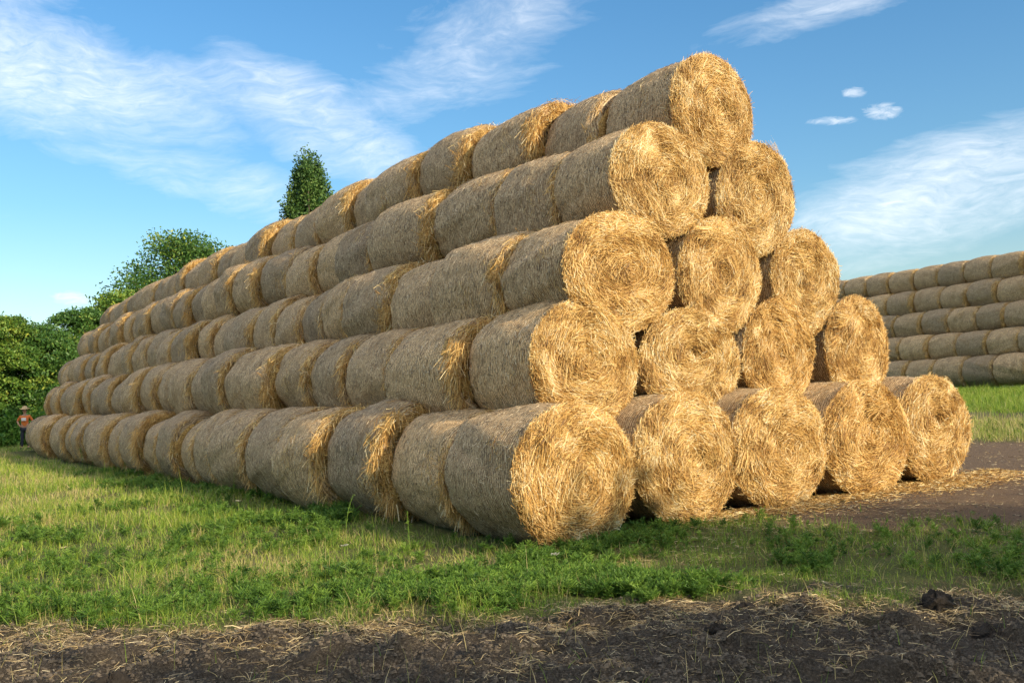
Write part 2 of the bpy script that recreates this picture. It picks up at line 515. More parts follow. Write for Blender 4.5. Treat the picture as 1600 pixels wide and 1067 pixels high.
def bale_body(seed):
    """net-wrapped cylinder along +Y from 0 (front) to BL, round shoulders, lumps, some straws stuck to the net"""
    g = np.random.default_rng(seed)
    ns, prof = 96, []
    for a in np.linspace(0, math.pi / 2, 6):
        prof.append((0.10 * (1 - math.sin(a)), BR - 0.085 + 0.085 * math.sin(a) - 0.085 * (1 - math.sin(a)) * 0))
    prof = [(0.15 * (1 - math.cos(a)), BR - 0.15 * (1 - math.sin(a))) for a in np.linspace(0, math.pi / 2, 6)]
    prof += [(y, BR) for y in np.linspace(0.17, BL - 0.17, 22)]
    prof += [(BL - 0.15 * (1 - math.cos(a)), BR - 0.15 * (1 - math.sin(a))) for a in np.linspace(math.pi / 2, 0, 6)]
    prof = [(0.17, 0.02), (0.15, 0.46)] + prof + [(BL - 0.02, 0.35), (BL - 0.03, 0.02)]
    prof = np.array(prof)
    th = np.linspace(0, 2 * np.pi, ns + 1)
    T, Yp = np.meshgrid(th, prof[:, 0])
    Rp = np.repeat(prof[:, 1:2], ns + 1, 1)
    cyc = lambda sc, s, ya: vn(np.cos(T) * 3.1 * sc, np.sin(T) * 3.1 * sc + Yp * ya, 1.0, s)
    lump = (cyc(.8, seed * 7 + 1, .9) - .5) * 0.085 + (cyc(2.2, seed * 7 + 2, 3) - .5) * 0.034 + (cyc(5, seed * 7 + 3, 9) - .5) * 0.010
    bands = 0.004 * np.sin(Yp * 47 + seed) * (Rp > BR * .97)
    belly = -0.014 + 0.048 * np.sin(np.pi * Yp / BL)
    Rr = Rp * (1 + lump) + (bands + belly) * (Rp > BR * .9)
    wob = (cyc(1.5, seed * 7 + 4, 0) - .5) * 0.05 * np.where(Yp < BL / 2, 1, -1) * (np.abs(Yp - BL / 2) > BL / 2 - .12)
    V = np.stack([Rr * np.cos(T), Yp + wob, Rr * np.sin(T)], -1)
    V[:, -1] = V[:, 0]
    n = ns + 1
    idx = np.arange(V.shape[0] * n).reshape(-1, n)
    Q = np.stack([idx[:-1, :-1], idx[1:, :-1], idx[1:, 1:], idx[:-1, 1:]], -1).reshape(-1, 4)
    uv = np.stack([T * BR + seed * 3.7, Yp], -1).reshape(-1, 2)
    mi = np.zeros(len(Q), int)
    parts = [(V.reshape(-1, 3), Q, np.full(n * len(prof), .5), 0, True, uv)]
    # straws caught in the net
    for cnt, mi_, wd, ln in ((4200, 1, 0.004, (0.025, 0.10)), (620, 2, 0.0045, (0.04, 0.14))):
        a = g.uniform(0, 2 * np.pi, cnt)
        y = g.uniform(0.03, BL - 0.03, cnt)
        if mi_ == 2:      # golden ones in clusters
            ca, cy = g.uniform(0, 2 * np.pi, 16), np.where(g.random(16) < .7, .06, g.uniform(0.1, BL - .1, 16))
            k = g.integers(0, 16, cnt)
            a, y = ca[k] + g.normal(0, .16, cnt), np.clip(cy[k] + g.normal(0, .09, cnt), .03, BL - .03)
        j = np.clip((a % (2 * np.pi)) / (2 * np.pi) * ns, 0, ns - 1).astype(int)
        i = np.clip(np.searchsorted(prof[2:-2, 0], y) + 2, 2, len(prof) - 3)
        rr = np.maximum(Rr[i, j], Rr[i, (j + 1) % ns]) + g.uniform(0.0, 0.006, cnt)
        er = np.stack([np.cos(a), np.zeros(cnt), np.sin(a)], -1)
        et = np.stack([-np.sin(a), np.zeros(cnt), np.cos(a)], -1)
        ey = np.array([[0, 1.0, 0]])
        ph = g.normal(0, 0.8, cnt)[:, None]
        d = et * np.cos(ph) + ey * np.sin(ph) + er * g.normal(0.02, 0.05, cnt)[:, None]
        L = g.uniform(*ln, cnt)
        P = er * rr[:, None] + ey * y[:, None] - d * L[:, None] / 2
        P = P + er * 0.002
        bend = -er * (L ** 2 / BR * 0.15)[:, None]
        v, q = ribbons(P, d, er, L, wd, bend, 1, 0.35, g)
        parts.append((v, q, np.repeat(g.random(cnt), 4), mi_, False, None))
    V, Q, R, MI, SM, UV = join(parts)
    return build_mesh('net_wrapped_body', V, Q, [M_NET, M_GREYSTRAW, M_STRAW], rnd=R, mat_idx=MI, smooth=SM, uv=UV)


def end_strands(g, n, rlo, rhi, relief, sector=None, spread=0.6, out=0.5):
    if sector is None:
        a = g.uniform(0, 2 * np.pi, n)
    else:
        a = sector(n)
    r = np.sqrt(g.uniform(rlo ** 2, rhi ** 2, n))
    return a, r


def end_face(seed, n=19000):
    """front end of a bale: packed straw disc, ragged relief, thousands of straws wound round the middle"""
    g = np.random.default_rng(seed + 500)
    cx, cz = g.normal(0, .07, 2)
    s1, s2 = seed * 13 + 40, seed * 13 + 41
    relief = lambda x, z: (0.05 * (1 - (x * x + z * z) / BR ** 2) + (vn(x, z, .30, s1) - .5) * 0.11 + (vn(x, z, .12, s2) - .5) * 0.065)
    nr, na = 30, 96
    rr = np.linspace(0, 1, nr)[:, None] * (BR - 0.005)
    th = np.linspace(0, 2 * np.pi, na + 1)[None, :]
    x, z = rr * np.cos(th), rr * np.sin(th)
    y = -relief(x, z) * np.clip((BR - rr) / 0.12, 0.0, 1) + 0.06 * np.clip((rr - BR + .1) / .1, 0, 1) ** 2
    V = np.stack([x, y, z], -1)
    idx = np.arange(nr * (na + 1)).reshape(nr, -1)
    Q = np.stack([idx[:-1, :-1], idx[:-1, 1:], idx[1:, 1:], idx[1:, :-1]], -1).reshape(-1, 4)
    parts = [(V.reshape(-1, 3), Q, np.full(V.size // 3, .3), 1, True, None)]

    def lay(n, r, a, tang, radial_bias, L, W, lift, tilt, rndlo=0, rndhi=1.0):
        x, z = r * np.cos(a), r * np.sin(a)
        edge = np.clip((BR - r) / 0.10, 0, 1)
        er = np.stack([np.cos(a), 0 * a, np.sin(a)], -1)
        dx, dz = x - cx * (1 - r / BR), z - cz * (1 - r / BR)
        ang = np.arctan2(dz, dx) + np.pi / 2
        flow = (vn(x, z, .22, s1 + 2) - .5) * 3.0 + (vn(x, z, .5, s1 + 3) - .5) * 2.0
        ph = ang + flow * radial_bias + g.normal(0, tang, n)
        d = np.stack([np.cos(ph), g.normal(0, tilt, n) - tilt * .5, np.sin(ph)], -1)
        y = -relief(x, z) * edge + 0.05 * (1 - edge) ** 2 - g.uniform(0.0, lift, n)
        P = np.stack([x, y, z], -1) - norm(d) * (L / 2)[:, None]
        # curl with the winding
        bend = -er * (L ** 2 * 0.45)[:, None] + g.normal(0, .05, (n, 3)) * L[:, None]
        bend[:, 1] = g.normal(-.01, .07, n) * L
        nrm = np.stack([0 * a, -np.ones(n), 0 * a], -1) + er * (1 - edge)[:, None]
        v, q = ribbons(P, d, norm(nrm), L, W, bend, 2, 0.8, g)
        rv = np.clip(g.beta(1.7, 1.5, n) * (rndhi - rndlo) + rndlo + (vn(x, z, .16, s1 + 5) - .5) * .6, 0, 1)
        parts.append((v, q, np.repeat(rv, 6), 0, False, None))

    u = lambda lo, hi, k: g.uniform(lo, hi, k)
    r = np.sqrt(g.uniform(0, 1, n)) * (BR - .01)
    lay(n, r, u(0, 2 * np.pi, n), 0.30, 0.24, u(.05, .20, n), u(.0022, .0048, n), .04, .11)
    k = n // 9      # stray straws sticking out
    r = np.sqrt(g.uniform(0, 1, k)) * BR
    lay(k, r, u(0, 2 * np.pi, k), 1.2, 0.9, u(.05, .17, k), u(.0028, .0055, k), .055, .38, .25, 1)
    # rim: straws wound tight round the edge and overhanging it
    k = n // 4
    a = u(0, 2 * np.pi, k)
    lay(k // 6, u(BR - .05, BR + .01, k // 6), a[:k // 6], 1.3, .5, u(.05, .14, k // 6), u(.0025, .0045, k // 6), .05, .5)
    lay(k, u(BR - .09, BR + .022, k), a, 0.22, 0.05, u(.08, .24, k), u(.003, .0055, k), .03, .08)
    # drooping bunches
    for _ in range(12):
        k = int(u(20, 60, 1)[0])
        a0, r0 = u(0, 2 * np.pi, 1)[0], math.sqrt(g.random()) * .62
        x0, z0 = r0 * math.cos(a0), r0 * math.sin(a0)
        x, z = x0 + g.normal(0, .05, k), z0 + g.normal(0, .035, k)
        P = np.stack([x, -relief(x, z) - u(.02, .06, k), z], -1)
        ph = g.normal(math.atan2(z0 - cz, x0 - cx) + math.pi / 2 + g.normal(0, .4), .28, k)
        d = np.stack([np.cos(ph), g.normal(-.12, .12, k), np.sin(ph) - .15], -1)
        L = u(.08, .22, k)
        v, q = ribbons(P, d, np.tile([0, -1.0, 0], (k, 1)), L, u(.003, .0055, k), np.stack([0 * L, L * .15, -L * .35], -1), 2, .8, g)
        parts.append((v, q, np.repeat(np.clip(g.normal(.62, .2, k), 0, 1), 6), 0, False, None))
    V, Q, R, MI, SM, UV = join(parts)
    return build_mesh('straw_end', V, Q, [M_STRAW, M_BASE], rnd=R, mat_idx=MI, smooth=SM)


def edge_ring(seed, amount, width, shag, sink=0.0):
    """loose straw round the front edge of a bale in a row (seen where two bales meet)"""
    g = np.random.default_rng(seed + 900)
    n = int(4200 * amount)
    parts = []
    a = g.uniform(0, 2 * np.pi, n)
    dfun = lambda aa: np.clip((vn(np.cos(aa) * 2.0, np.sin(aa) * 2.0, 1.0, seed + 60) * .7 + vn(np.cos(aa) * 6, np.sin(aa) * 6, 1.0, seed + 61) * .3) * 3.4 - 1.15 - .25 * np.cos(aa), 0.05, 1)
    dens = dfun(a)
    keep = g.random(n) < dens
    a = a[keep]
    n = len(a)
    dd_ = dfun(a)
    r = g.uniform(BR - .18, BR + .012, n)
    er = np.stack([np.cos(a), 0 * a, np.sin(a)], -1)
    et = np.stack([-np.sin(a), 0 * a, np.cos(a)], -1)
    ey = np.array([[0, 1.0, 0]])
    y = np.interp(r, [BR - .2, BR - .12, BR - .05, BR], [-.02, -.005, .03, .08]) + g.uniform(-.01, .02, n) + np.where(r > BR - .03, g.uniform(0, 1, n) * (.03 + width * 1.2 * dd_), 0)
    dirr = et * np.where(np.sin(a) * 0 + g.random(n) < .5, 1, -1)[:, None]
    d = dirr * g.uniform(.5, 1, n)[:, None] + er * g.normal(.05, .22, n)[:, None] * (.6 + shag) + ey * g.normal(-.05, .30 + .2 * shag, n)[:, None]
    d[:, 2] -= 0.35 * shag
    L = g.uniform(.04, .12 + .09 * shag, n)
    P = er * r[:, None] + ey * y[:, None]
    bend = np.stack([0 * L, 0 * L, -L * g.uniform(0, .5, n) * (.3 + shag)], -1)
    v, q = ribbons(P, d, er, L, g.uniform(.0035, .0065, n), bend, 2, .8, g)
    parts.append((v, q, np.repeat(np.clip(g.normal(.55, .25, n), 0, 1), 6), 0, False, None))
    # shaggy tufts
    for _ in range(int(4 + 14 * shag)):
        k = int(g.uniform(20, 70))
        a0 = g.uniform(1.2, 4.2) if g.random() < .8 else g.uniform(0, 6.28)
        a = g.normal(a0, .10, k)
        er = np.stack([np.cos(a), 0 * a, np.sin(a)], -1)
        P = er * g.uniform(BR - .05, BR + .02, k)[:, None] + np.stack([0 * a, g.normal(.02, .03 + width * .3, k), 0 * a], -1)
        d = er * g.uniform(.1, .7, k)[:, None] + np.stack([g.normal(0, .25, k), g.normal(-.15, .4, k), g.normal(-.7, .35, k)], -1)
        L = g.uniform(.05, .20, k) * (.5 + .55 * shag)
        v, q = ribbons(P, d, er, L, g.uniform(.0035, .0065, k), np.stack([0 * L, 0 * L, -L * .3], -1), 2, .8, g)
        parts.append((v, q, np.repeat(np.clip(g.normal(.6, .2, k), 0, 1), 6), 0, False, None))
    # packed shoulder strip under the straws (straw not covered by the net)
    na = 96
    th = np.linspace(0, 2 * np.pi, na + 1)
    rows = []
    for (yy, r0) in ((.005, BR - .24), (-.02, BR - .15), (-.005, BR - .09), (.04, BR - .035), (.09 + width * .6, BR + .001), (.13 + width, BR + .003), (.15 + width, BR - .03)):
        wv_ = (vn(np.cos(th) * 3, np.sin(th) * 3, 1.0, seed + 70) - .5)
        rr = r0 + wv_ * .03 - sink - .07 * (1 - dfun(th)) * (yy > .02)
        rows.append(np.stack([rr * np.cos(th), yy + wv_ * width * 1.4, rr * np.sin(th)], -1))
    V = np.array(rows)
    idx = np.arange(V.shape[0] * (na + 1)).reshape(V.shape[0], -1)
    Q = np.stack([idx[:-1, :-1], idx[1:, :-1], idx[1:, 1:], idx[:-1, 1:]], -1).reshape(-1, 4)
    parts.append((V.reshape(-1, 3), Q, np.full(V.size // 3, .3), 1, True, None))
    V, Q, R, MI, SM, UV = join(parts)
    return build_mesh('loose_edge_straw', V, Q, [M_STRAW, M_BASE], rnd=R, mat_idx=MI, smooth=SM)


BODIES = [bale_body(k) for k in range(7)]
FACES = [end_face(k) for k in range(8)]
THIN = [edge_ring(k, .40, .0, .25, .04) for k in range(6)]
MEDIUM = [edge_ring(10 + k, 1.2, .03, .5, .03) for k in range(4)]
THICK = [edge_ring(20 + k, 2.8, .13, .8, .0) for k in range(5)]

ORD = ['first', 'second', 'third', 'fourth', 'fifth', 'sixth', 'seventh', 'eighth', 'ninth', 'tenth', 'eleventh', 'twelfth', 'thirteenth',
       'fourteenth', 'fifteenth', 'sixteenth', 'seventeenth', 'eighteenth', 'nineteenth', 'twentieth', 'twenty-first', 'twenty-second', 'twenty-third', 'twenty-fourth',
       'twenty-fifth', 'twenty-sixth', 'twenty-seventh']


def bale(x, y, z, L, rx, rz, label, group, end='thin', yaw=0.0, pitch=0.0, face=None, roll=None):
    """thing with its parts; (x, y, z) is the middle of the front end"""
    t = put('straw_bale', None, None, (x, y, z), (pitch, 0, yaw))
    t.empty_display_size = .3
    tag(t, label, 'straw bale', group)
    b = put('net_wrapped_body', BODIES[random.randrange(len(BODIES))], t)
    b.scale = (rx / BR, L / BL, rz / BR)
    bm_roll = random.uniform(0, 6.28) if roll is None else roll
    # roll the lumps about the axis: done on a copyable child so the squash stays upright
    if abs(rx - rz) < .05:
        b.rotation_euler = (0, bm_roll, 0)
    if end == 'face':
        e = put('straw_end', FACES[face % len(FACES)], t)
        e.scale = (rx / BR * 1.02, .9, rz / BR * 1.02)
        if face >= len(FACES):
            e.rotation_euler = (0, 2.1, 0)
    else:
        src = dict(thin=THIN, medium=MEDIUM, thick=THICK)[end]
        e = put('loose_edge_straw', src[random.randrange(len(src))], t)
        e.scale = (rx / BR * 1.004, 1, rz / BR * 1.004)
    return t


# front ends, measured: row, column -> x, y, z, radius across, radius up
FRONT = {(0, 0): (.099, -.419, .655, .741, .700), (0, 1): (1.75, -.319, .715, .755, .69), (0, 2): (3.20, -.383, .725, .805, .69), (0, 3): (4.78, -.438, .745, .80, .70), (0, 4): (6.40, -.326, .765, .785, .695),
         (1, 0): (.812, .22, 1.82, .72, .68), (1, 1): (2.40, .199, 1.79, .76, .62), (1, 2): (4.03, .256, 1.859, .72, .65), (1, 3): (5.68, .282, 1.93, .70, .66),
         (2, 0): (1.371, .194, 2.85, .78, .665), (2, 1): (3.061, .27, 2.866, .715, .66), (2, 2): (4.752, .34, 2.84, .69, .66),
         (3, 0): (2.20, .316, 4.01, .76, .66), (3, 1): (3.92, .365, 3.92, .735, .66), (4, 0): (3.279, .422, 5.02, .69, .70)}
ROW_NAME = ['bottom row', 'second row up', 'third row up', 'fourth row up', 'top row']
FLAB = {(0, 0): 'large straw bale lowest at the near corner, half shaded golden end above green weeds',
        (0, 1): 'straw bale in bottom row of end wall, right beside the near corner bale',
        (0, 2): 'middle straw bale of the five on the ground in the sunlit end wall',
        (0, 3): 'fourth straw bale from the near corner along bottom of the sunlit end wall',
        (0, 4): 'outermost straw bale on the brown dirt, far right of the sunlit end wall',
        (1, 0): 'straw bale on top of near corner bale, deep golden end, shaggy straw behind it',
        (1, 1): 'squat golden straw bale end in second layer, second from the left',
        (1, 2): 'straw bale with spiral end in second layer, third from the left',
        (1, 3): 'rightmost straw bale of the second layer, standing out against the far stack',
        (2, 0): 'wide golden straw bale end at the left of the third layer',
        (2, 1): 'middle straw bale of three in the third layer of the end wall',
        (2, 2): 'right straw bale of three in the third layer, edge against blue sky',
        (3, 0): 'left straw bale of the two directly beneath the topmost bale',
        (3, 1): 'right straw bale of the two directly beneath the topmost bale',
        (4, 0): 'topmost straw bale at the front peak of the large stack against sky'}
SEAM = {0: [1.1, 2.5, 4.1, 5.6, 7.2, 8.9, 10.5, 11.8], 1: [1.75, 3.6, 5.1, 6.5, 7.8, 9.1, 10.5, 11.8], 2: [1.6, 3.3, 4.8, 6.3, 7.4, 8.5, 9.8, 11.0],
        3: [1.6, 3.0, 4.8, 6.8, 8.2, 9.5, 10.9, 12.5], 4: [1.85, 3.1, 4.8, 6.2, 8.0, 9.4, 10.9, 12.5]}
# which bales (index in the row, 0 = front) carry a thick / medium golden ring on the side of the bale before them
THICKSET = {k_: 1 for k_ in [(0, 2), (0, 3), (0, 10), (0, 12), (0, 17), (1, 1), (1, 5), (1, 12), (1, 15), (1, 18), (1, 21), (2, 1), (2, 3), (2, 8), (2, 11), (2, 15), (2, 18), (2, 21),
                                  (3, 3), (3, 8), (3, 9), (3, 12), (3, 15), (3, 18), (3, 21), (4, 2), (4, 3), (4, 4), (4, 6), (4, 9), (4, 12), (4, 14), (4, 17), (4, 20)]}
RX = [0, .7776, 1.4592, 2.1833, 3.0415]
RZ = [.70, 1.8522, 2.8204, 4.1024, 5.1977]
RZ = [.70, 1.84, 2.85, 4.02, 5.08]
placed = {}
for k in range(5):
    x0, y0, z0, rx0, rz0 = FRONT[(k, 0)]
    ys = [y0] + SEAM[k]
    while ys[-1] < 35.6 - .25 * k:
        ys.append(ys[-1] + random.uniform(1.26, 1.56))
    n = len(ys) - 1
    jx = jz = 0
    for i in range(n):
        y, L = ys[i], ys[i + 1] - ys[i]
        wgt = min(max((y - y0) / 5, 0), 1)
        bx = (1 - wgt) * x0 + wgt * RX[k] + .00083 * y * y
        bz = (1 - wgt) * z0 + wgt * (RZ[k] + .010 * y)
        if i == 0:
            bale(x0, y0, z0, L - .02, rx0, rz0, FLAB[(k, 0)], 'straw bales of the large stack', 'face', face=k, yaw=0)
            continue
        key = (k, i)
        thick = key in THICKSET
        jx = (jx - .085) if thick else random.gauss(.015, .06)
        jz = random.gauss(0, .046) + (.02 if thick else 0)
        r = (.725 if thick else .70 + random.gauss(0, .022))
        if key == (4, 1):
            jz -= .10
        end = 'thick' if thick else random.choice(['thin', 'thin', 'medium', 'medium', 'thin', 'medium' if i > 8 else 'thin'])
        if (k, i) in ((0, 4), (0, 5), (1, 3), (1, 4)):
            end = 'medium'
        gap = random.uniform(.03, .075)
        if k == 1 and i == 1:
            gap = .05
        bx += jx
        bz += jz
        if k == 0:
            bz = float(ground_z(bx, y)) + r - .02
        look = {'thin': 'grey-brown', 'medium': 'weathered', 'thick': 'golden-rimmed'}[end]
        if i == n - 1:
            lab = f'last straw bale, far left end of the {ROW_NAME[k]}, large stack'
        else:
            lab = f'{look} straw bale, {ORD[i]} from the front along the {ROW_NAME[k]}, large stack'
        bale(bx, y, bz, L - gap, r * 1.01, r * .985, lab, 'straw bales of the large stack', end,
             yaw=random.gauss(0, .045) + (.03 if thick else 0), pitch=random.gauss(0, .024))
# columns behind the end wall
for (k, c), (x0, y0, z0, rx0, rz0) in FRONT.items():
    if c == 0:
        continue
    last = c == 4 - k
    bale(x0, y0, z0, 1.5, rx0, rz0, FLAB[(k, c)], 'straw bales of the large stack', 'face', face=k * 3 + c + 3, yaw=random.gauss(0, .02))
    y = y0 + 1.53
    for j in range(2 if last else 1):
        bale(x0 + random.gauss(0, .03), y, z0 + random.gauss(0, .015), 1.5, .71, .69,
             f'net-wrapped bale, {ORD[j + 1]} in from the end wall, {ORD[c]} column, {ROW_NAME[k]}',
             'straw bales of the large stack', 'thin')
        y += 1.54

# the second stack on the right
D2 = Vector((.121, .993))
for k in range(5):
    y = 8.2 + random.uniform(-.3, .3) + [0, .7, .1, .8, .3][k]
    i = 0
    vis = 0
    while y < 29.5:
        s = y - 14.6
        bx = 36.95 + .73 * k + .121 * s + random.gauss(0, .03)
        L = random.uniform(1.48, 1.66)
        bz = .93 + (.7 - .02) + 1.20 * k + .004 * s + random.gauss(0, .015)
        mid = np.array([bx - .7, y + L / 2, bz]) - CAM
        px = 800 + 1569.4 * (mid @ np.array(rt)) / (mid @ np.array(fw))
        thick = random.random() < .16
        end = 'medium' if thick or random.random() < .35 else 'thin'
        if px < 1625:
            lab = f'grey straw bale of the far right stack, {ROW_NAME[k]}, {ORD[vis]} from the right edge'
            vis += 1
        else:
            lab = f'grey straw bale of the far right stack, {ROW_NAME[k]}, {ORD[i]} from its near end'
        bale(bx - (.05 if thick else 0), y, bz, L - .01, .70, .69, lab, 'straw bales of the second stack', end, yaw=-.121 + random.gauss(0, .012))
        y += L
        i += 1


# ------------------------------------------------------------------ trees
def tube(path, radii, ns=8):
    path = np.array(path, float)
    V = []
    n = len(path)
    for i in range(n):
        d = path[min(i + 1, n - 1)] - path[max(i - 1, 0)]
        d /= np.linalg.norm(d) + 1e-9
        a = np.cross(d, [0.3, 1, 0.1])
        a /= np.linalg.norm(a) + 1e-9
        b = np.cross(d, a)
        t = np.linspace(0, 2 * np.pi, ns, endpoint=False)
        V.append(path[i] + radii[i] * (np.cos(t)[:, None] * a + np.sin(t)[:, None] * b))
    V = np.concatenate(V)
    Q = []
    for i in range(n - 1):
        for j in range(ns):
            Q.append((i * ns + j, i * ns + (j + 1) % ns, (i + 1) * ns + (j + 1) % ns, (i + 1) * ns + j))
    return V, np.array(Q)


def leaves(g, P, size, flat=0.0, rbase=.5, rsd=.2, up=None):
    n = len(P)
    nrm = norm(g.normal(0, 1, (n, 3)) + np.array([0, 0, flat]))
    d = norm(np.cross(nrm, g.normal(0, 1, (n, 3))))
    L = size * g.uniform(.6, 1.3, n)
    V, Q = ribbons(P, d, nrm, L, L * .62, g.normal(0, .2, (n, 3)) * L[:, None], 1, 0, g)
    r = np.clip(g.normal(rbase, rsd, n), 0, 1)
    return V, Q, r


def tree(loc, h, wid, seed, label, group, name='broadleaf_tree', base=.15, nclump=90, nleaf=170, size=.16, pads=False, mat_=None, shape=None, lowleaf=True, cone=False):
    g = np.random.default_rng(seed)
    t = put(name, None, None, loc)
    tag(t, label, 'tree', group)
    # trunk and limbs
    parts = []
    tp = [(g.normal(0, .03) * h * z_ * .3, g.normal(0, .03) * h * z_ * .3, z_ * h * .86 - .15) for z_ in np.linspace(0, 1, 7)]
    tr_ = np.interp(np.linspace(0, 1, 7), [0, .08, 1], [.035 * h * .75, .025 * h * .7, .006 * h])
    v, q = tube(tp, tr_, 9)
    parts.append((v, q, np.full(len(v), .5), 0, True, None))
    C = []
    for _ in range(nclump):
        if shape:
            c = shape(g, h, wid)
        else:
            a = g.uniform(0, 6.28)
            zz = g.uniform(base, 1.0)
            prof = math.sin(min(max((zz - base) / (1 - base), 0.02), 1) ** .75 * math.pi * .93 + .12) ** .6
            rr = wid / 2 * prof * math.sqrt(g.uniform(.15, 1))
            c = np.array([rr * math.cos(a), rr * math.sin(a), zz * h])
        C.append(c)
    C = np.array(C)
    for c in C[:: max(1, nclump // 26)]:
        s0 = np.array(tp[min(6, max(1, int(c[2] / h * 5)))])
        s0[2] = min(s0[2], c[2] * .8)
        mid_ = (s0 + c) / 2 + g.normal(0, .03 * h, 3) * .6
        v, q = tube([s0, mid_, c], [.010 * h, .006 * h, .002 * h], 5)
        parts.append((v, q, np.full(len(v), .5), 0, True, None))
    V, Q_, R, MI, SM, UV = join(parts)
    put('trunk', build_mesh('trunk', V, Q_, [M_BARK], rnd=R, smooth=True), t)
    LV = []
    for c in C:
        n = int(nleaf * g.uniform(.5, 1.4))
        sz = np.array([wid * .10, wid * .10, wid * .07 if not pads else wid * .028]) * g.uniform(.7, 1.3)
        if cone:
            sz = np.array([wid * .10, wid * .10, wid * .30]) * g.uniform(.6, 1.3)
        P = norm(g.normal(0, 1, (n, 3))) * (g.uniform(0, 1, (n, 1)) ** .5) * 1.5 * sz + c
        if pads:
            P[:, 2] -= ((P[:, 0] - c[0]) ** 2 + (P[:, 1] - c[1]) ** 2) / (wid * .3)
        P[:, 2] = np.maximum(P[:, 2], .1)
        LV.append((*leaves(g, P, size, .9 if pads else .2, np.clip(g.normal(.5, .16), .1, .95), .16), ))
    parts = [(v, q, np.repeat(r, 4), 0, False, None) for v, q, r in LV]
    V, Q_, R, MI, SM, UV = join(parts)
    put('crown', build_mesh('crown', V, Q_, [mat_ or M_LEAF], rnd=R), t)
    return t


def at(px, py, dep):
    d = np.array(fw) + (px - 800) / 1569.42 * np.array(rt) - (py - 533.5) / 1569.42 * np.array(up)
    return CAM + d * dep


def poplar_shape(g, h, wid):
    zz = g.uniform(.12, 1) ** .85
    prof = np.interp(zz, [0, .15, .5, .82, .93, 1], [.6, .95, 1, .92, .66, .24])
    a, r = g.uniform(0, 6.28), math.sqrt(g.uniform(0, 1))
    if g.random() < .16:      # side spire
        zz = g.uniform(.2, .80)
        pr = np.interp(zz, [0, .6, .82], [.4, .34, .08])
        off = np.array([-.62, .28])
        return np.array([off[0] * wid / 2 * 1.25 + pr * wid / 2 * r * math.cos(a), off[1] * wid / 2 + pr * wid / 2 * r * math.sin(a), zz * h])
    return np.array([prof * wid / 2 * r * math.cos(a), prof * wid / 2 * r * math.sin(a), zz * h * .99])


p = at(497, 640, 80)
pz = float(ground_z(p[0], p[1]))
tree((p[0], p[1], pz), 21.0 - pz, 4.0, 31, 'tall narrow poplar rising alone behind the large stack', None, 'poplar_tree', .1, 300, 200, .17, mat_=M_POPLAR, shape=poplar_shape, cone=True)
for (px, dep, h, wd, sd, lab, mt, pads) in [
        (296, 62, 11.4, 10.2, 41, 'broad dark tree, tallest of those showing just above the stack, left of the poplar', M_LEAF, False),
        (195, 58, 7.9, 5.2, 42, 'yellowish-green tree between the tall broad tree and the stack rows', M_LEAF_YELLOW, False)]:
    p = at(px, 640, dep)
    tree((p[0], p[1], float(ground_z(p[0], p[1]))), h, wd, sd, lab, 'trees behind the field', 'broadleaf_tree', .12, 210, 260, .13, pads, mt)
for (px, dep, h, wd, sd, lab, mt) in [
        (128, 55, 7.0, 5.4, 43, 'green tree with flat leaf pads right beside the left end of the stack', M_LEAF),
        (62, 51, 6.0, 5.0, 44, 'low green tree with layered leaf pads behind the person in the hat', M_LEAF),
        (12, 50, 6.3, 5.0, 45, 'yellowish-green tree at the left edge of the photo', M_LEAF_YELLOW),
        (-70, 49, 6.6, 5.6, 46, 'layered green tree just past the left edge of the photo', M_LEAF),
        (-170, 50, 7.0, 6.4, 47, 'farthest left layered green tree, well past the photo edge', M_LEAF)]:
    p = at(px, 640, dep)
    tree((p[0], p[1], float(ground_z(p[0], p[1]))), h, wd, sd, lab, 'trees behind the field', 'broadleaf_tree', .05, 150, 260, .105, True, mt)

def shrub(px, dep, h, wd, seed, label, mt):
    g = np.random.default_rng(seed)
    p = at(px, 690, dep)
    t = put('shrub', None, None, (p[0], p[1], float(ground_z(p[0], p[1]))))
    tag(t, label, 'shrub', 'shrubs under the trees')
    parts, st = [], []
    for _ in range(46):
        a, r = g.uniform(0, 6.28), math.sqrt(g.random()) * wd / 2
        zz = g.uniform(.05, 1) * h * (1 - .5 * (r / (wd / 2)) ** 2)
        c = np.array([r * math.cos(a), r * math.sin(a), zz])
        n = 110
        P = g.normal(0, 1, (n, 3)) * np.array([.2, .2, .14]) + c
        P[:, 2] = np.maximum(P[:, 2], .03)
        v, q, rr = leaves(g, P, .13, .4, .6, .2)
        parts.append((v, q, np.repeat(rr, 4), 0, False, None))
        v, q = tube([(0, 0, -.05), c * .5, c], [.02, .012, .004], 5)
        st.append((v, q, np.full(len(v), .5), 0, True, None))
    V, Q_, R, MI, SM, UV = join(parts)
    put('foliage', build_mesh('foliage', V, Q_, [mt], rnd=R), t)
    V, Q_, R, MI, SM, UV = join(st)
    put('stems', build_mesh('stems', V, Q_, [M_BARK], rnd=R, smooth=True), t)


M_BRIGHT = foliage_mat('bright_leaves', [(0.0, (0.04, 0.11, 0.015)), (0.5, (0.09, 0.20, 0.025)), (1.0, (0.20, 0.32, 0.05))], 0.35)
shrub(82, 46.5, 1.9, 2.6, 61, 'bright green leafy shrub just right of the person in the hat', M_BRIGHT)
shrub(8, 46, 1.3, 2.6, 62, 'low bright shrub at the left edge under the trees', M_BRIGHT)
shrub(45, 48.5, 1.8, 2.6, 63, 'dark shrub directly behind the person in the hat', M_LEAF)
shrub(-60, 47, 1.6, 3.2, 64, 'green shrub past the left edge of the photo', M_LEAF)

